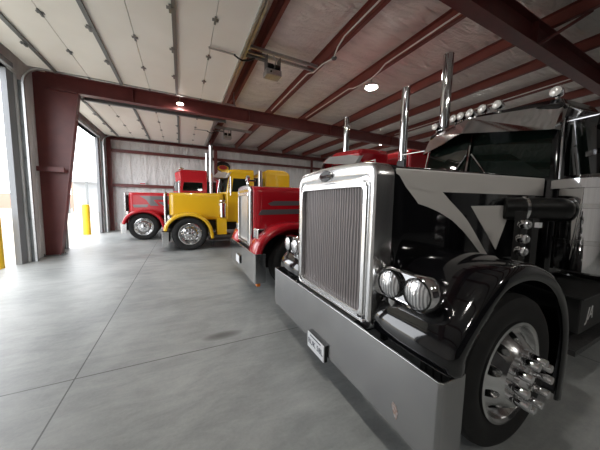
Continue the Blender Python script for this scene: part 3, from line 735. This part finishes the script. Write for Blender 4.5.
def black_stripes(T, hood, hs, hood_prof, f, hl):
    X0 = 1.15
    def flat(poly, nm):
        n = len(poly); q = MB()
        q.add([hs(x, z, .0065) for x, z in poly] + [hs(x, z, .010) for x, z in poly], [tuple(range(n)), tuple(reversed(range(n, 2*n)))] + [(i, n+i, n+(i+1) % n, (i+1) % n) for i in range(n)])
        q.obj(nm, silver_stripe, hood, 0)
    # upper band following the shoulder, lower edge straight, front edge slanting down
    q = MB(); rings = []
    for i in range(25):
        t = i/24; x = .28 + (hl-.285)*t
        th = (x-f-.15)/(hl-f-.15); pr = hood_prof(th)
        zlow = 1.76 + .015*th
        # front slants: at x=.30 band starts at the shoulder, reaches full width at x=.62
        if x < .56: zlow = 1.885 - (x-.28)/.28*.125
        hw = -pr[0][0]; topi = pr[10]
        pts = [(hw+.0075, zlow), (hw+.0075, max(zlow+.002, 1.86)), (hw+.0075, max(zlow+.005, pr[6][1]))]
        for a in (7, 8): pts.append((-pr[a][0]+.009, pr[a][1]+.006))
        rings.append([(x, -v, z) for v, z in pts])
    q.loft(rings, False).obj('hood_stripe', silver_stripe, hood, 0, solid=.002)
    # swoosh
    outer = [(.30,1.885),(.38,1.79),(.48,1.70),(.515,1.665),(.62,1.64),(.75,1.60),(.91,1.53),(1.05,1.44),(1.17,1.345),(1.28,1.25),(1.38,1.17),(1.46,1.10)]
    inner = [(.56,1.77),(.70,1.77),(.765,1.77),(.86,1.70),(1.01,1.60),(1.10,1.53),(1.19,1.44),(1.26,1.365),(1.33,1.29),(1.40,1.22),(1.46,1.15),(1.49,1.10)]
    q = MB(); q.loft([[hs(x, z, .0068) for x, z in outer], [hs(x, z, .0068) for x, z in inner]], False)
    q.obj('hood_stripe', silver_stripe, hood, 0, solid=.0015)
    flat([(1.13,1.655),(1.60,1.665),(1.66,1.53),(1.53,1.245)], 'hood_stripe')

FP_ = [(.085,.76),(.09,.86),(.145,.945),(.24,1.045),(.37,1.16),(.52,1.25),(.72,1.285),(.95,1.265),(1.18,1.19),(1.36,1.07),(1.49,.92),(1.575,.72),(1.60,.52),(1.595,.32),(1.575,.12)]
truck('black', 1.15, 1.91, 'glossy black semi truck with silver stripes and chrome spiked front wheel, nearest', black_paint, dict(
    bumper=(.27,.755), R=.53, plate=(-.01,.295,'RUK 58L'), scratch=True, badge=True, swoosh=True, hood_r=.045, fender_path=FP_, lamp='round', lamp_v=.865, lamp_z=1.125, lamp_hx=.10,
    steer=math.radians(-1.5), spikes=True, wheel_v=1.165, rim_k=1.05, wdx=-.04, axle=.88, visor=(2.55,2.46,2.76,2.75), mirror_mat=black_plastic, roof_lamps=(-.68,-.16,0,.16,.29,.40,.70),
    air=(2.20,1.10,.22,1.07,1.92), air_lip=.055, pipe=((1.63,.66),(2.02,1.02),1.635,.108), cowl_lights=[(1.20,-1.03,1.52,.04),(1.19,-1.03,1.41,.04),(1.18,-1.03,1.315,.04)],
    sleeper=(3.56,5.0,2.9), stack_x=3.29, stack_v=1.10, stack_top=4.40, stack_r=.085, steps=(2.33,3.35), letters='JA', step_mat=mat('dark_step_box', (.035,.035,.035), .45, .5), flap=False))
FPR = [(.03,.74),(.05,.84),(.10,.96),(.22,1.09),(.40,1.20),(.62,1.27),(.85,1.28),(1.1,1.24),(1.32,1.12),(1.48,.95),(1.57,.75),(1.60,.58)]
truck('red', 1.08, 5.04, 'dark red semi truck with grey hood stripes and square headlamp, behind the black truck', red_paint, dict(
    bumper=(.27,.78), bhw=1.12, R=.53, plate=(.1,.46,None), fender_path=FPR, lamp='square', shell_hw=.53, shell_d=.04, hood_start=.05, shell_z=(.78,1.96), hood_hw=(.58,.78), fender_v=(1.10,.55), ornament=True, wheel_v=1.06,
    stripes=[[(.46,1.60),(2.2,1.64),(2.2,1.72),(.52,1.69),(.40,1.64)],[(.22,1.42),(2.2,1.48),(2.2,1.57),(.28,1.52)]], visor=(2.62,2.52,2.78,2.76),
    grille=alu, visor_mat=mat('grey_visor', (.38,.37,.36), .5), bumper_mat=chrome_soft, sleeper=(3.75,5.2,3.02), stack_x=3.42, stack_v=1.06, stack_top=4.22, roof=2.92))
FPY = [(.06,.70),(.09,.84),(.2,1.02),(.38,1.17),(.62,1.26),(.86,1.275),(1.1,1.22),(1.32,1.08),(1.48,.88),(1.56,.66),(1.6,.4)]
truck('yellow', -.60, 10.02, 'bright yellow semi truck with chrome air cleaner, second farthest in the row', yellow_paint, dict(
    bumper=(.16,.66), bhw=1.19, R=.56, fender_path=FPY, lamp='round', hood_len=1.98, cab_back=3.12, wheel_v=1.13, axle=.84, air=(1.92,1.02,.115,1.10,1.62), steps=(1.72,2.05), step_mat=yellow_paint, step_z=(.5,1.08),
    visor=(2.62,2.54,2.80,2.78), visor_mat=alu, roof=2.9, sleeper=(3.5,4.55,2.95), stack_x=3.30, stack_v=1.03, stack_top=2.85, bumper_mat=chrome_soft, belt=2.0, shell_d=.04, shell_z=(.8,1.95), hood_hw=(.56,.72)))
truck('far_red', -2.25, 13.12, 'bright red semi truck with grey block stripes, farthest by the back wall', red_paint2, dict(
    bumper=(.3,.74), bhw=1.15, R=.56, fender_path=FPY, lamp='round', hood_len=2.0, cab_back=3.35, wheel_v=1.13, axle=.80,
    stripes=[[(.62,1.86),(1.95,1.88),(1.95,1.72),(.86,1.70)], [(.86,1.70),(1.14,1.705),(1.34,1.44),(1.02,1.44)], [(.34,1.48),(.95,1.50),(.88,1.38),(.40,1.36)], [(1.3,1.62),(1.62,1.62),(1.95,1.30),(1.95,1.10),(1.72,1.28)]],
    roof=3.12, belt=2.1, roof_lamps=(-.7,-.35,0,.35,.7), stack_x=3.52, stack_v=1.0, stack_top=4.25, stack_r=.075, bumper_mat=chrome_soft, sleeper=(3.75,5.2,3.05), shell_d=.04, shell_z=(.85,2.0), hood_hw=(.56,.72)))

# ------------------------------------------------------------------ daylight and camera
wd = bpy.data.worlds.new('sky'); SC.world = wd; wd.use_nodes = True
nt = wd.node_tree; bg = nt.nodes['Background']
sky = nt.nodes.new('ShaderNodeTexSky'); sky.sky_type = 'HOSEK_WILKIE'; sky.turbidity = 7; sky.sun_direction = (.5, -.2, .84)
mx = nt.nodes.new('ShaderNodeMix'); mx.data_type = 'RGBA'; mx.inputs[0].default_value = .85
nt.links.new(sky.outputs['Color'], mx.inputs[6]); mx.inputs[7].default_value = (.95,.97,1,1)
nt.links.new(mx.outputs[2], bg.inputs['Color']); bg.inputs['Strength'].default_value = 3.2
for (a, b_), nm in ((D1, 0), (D2, 0)):
    li = bpy.data.lights.new('doorway_portal', 'AREA'); li.shape = 'RECTANGLE'; li.size = b_-a; li.size_y = DH; li.cycles.is_portal = True
    lo = bpy.data.objects.new('doorway_portal', li); COL.objects.link(lo); lo.location = (XW-.3, (a+b_)/2, DH/2)
    lo.rotation_euler = (PI/2, 0, -PI/2)

cam = bpy.data.cameras.new('camera'); co = bpy.data.objects.new('camera', cam); COL.objects.link(co)
fpx, yaw, pit, rol = 241.056, math.radians(26.158), math.radians(5.076), math.radians(.9895)
F = Vector((math.sin(yaw)*math.cos(pit), math.cos(yaw)*math.cos(pit), -math.sin(pit)))
Rv = Vector((math.cos(yaw), -math.sin(yaw), 0)); U = Rv.cross(F)
R2 = Rv*math.cos(rol) + U*math.sin(rol); U2 = -Rv*math.sin(rol) + U*math.cos(rol)
co.matrix_world = basis((0,0,1.65), R2, U2, -F)
cam.sensor_width = 36; cam.sensor_fit = 'HORIZONTAL'; cam.lens = fpx/600*36; cam.clip_start = .02; cam.clip_end = 400
SC.camera = co
SC.view_settings.view_transform = 'Standard'; SC.view_settings.look = 'None'; SC.view_settings.gamma = 1
SC.view_settings.exposure = 1.1
try:
    SC.cycles.use_denoising = True; SC.cycles.diffuse_bounces = 6; SC.cycles.max_bounces = 14; SC.cycles.sample_clamp_indirect = 8
except Exception: pass
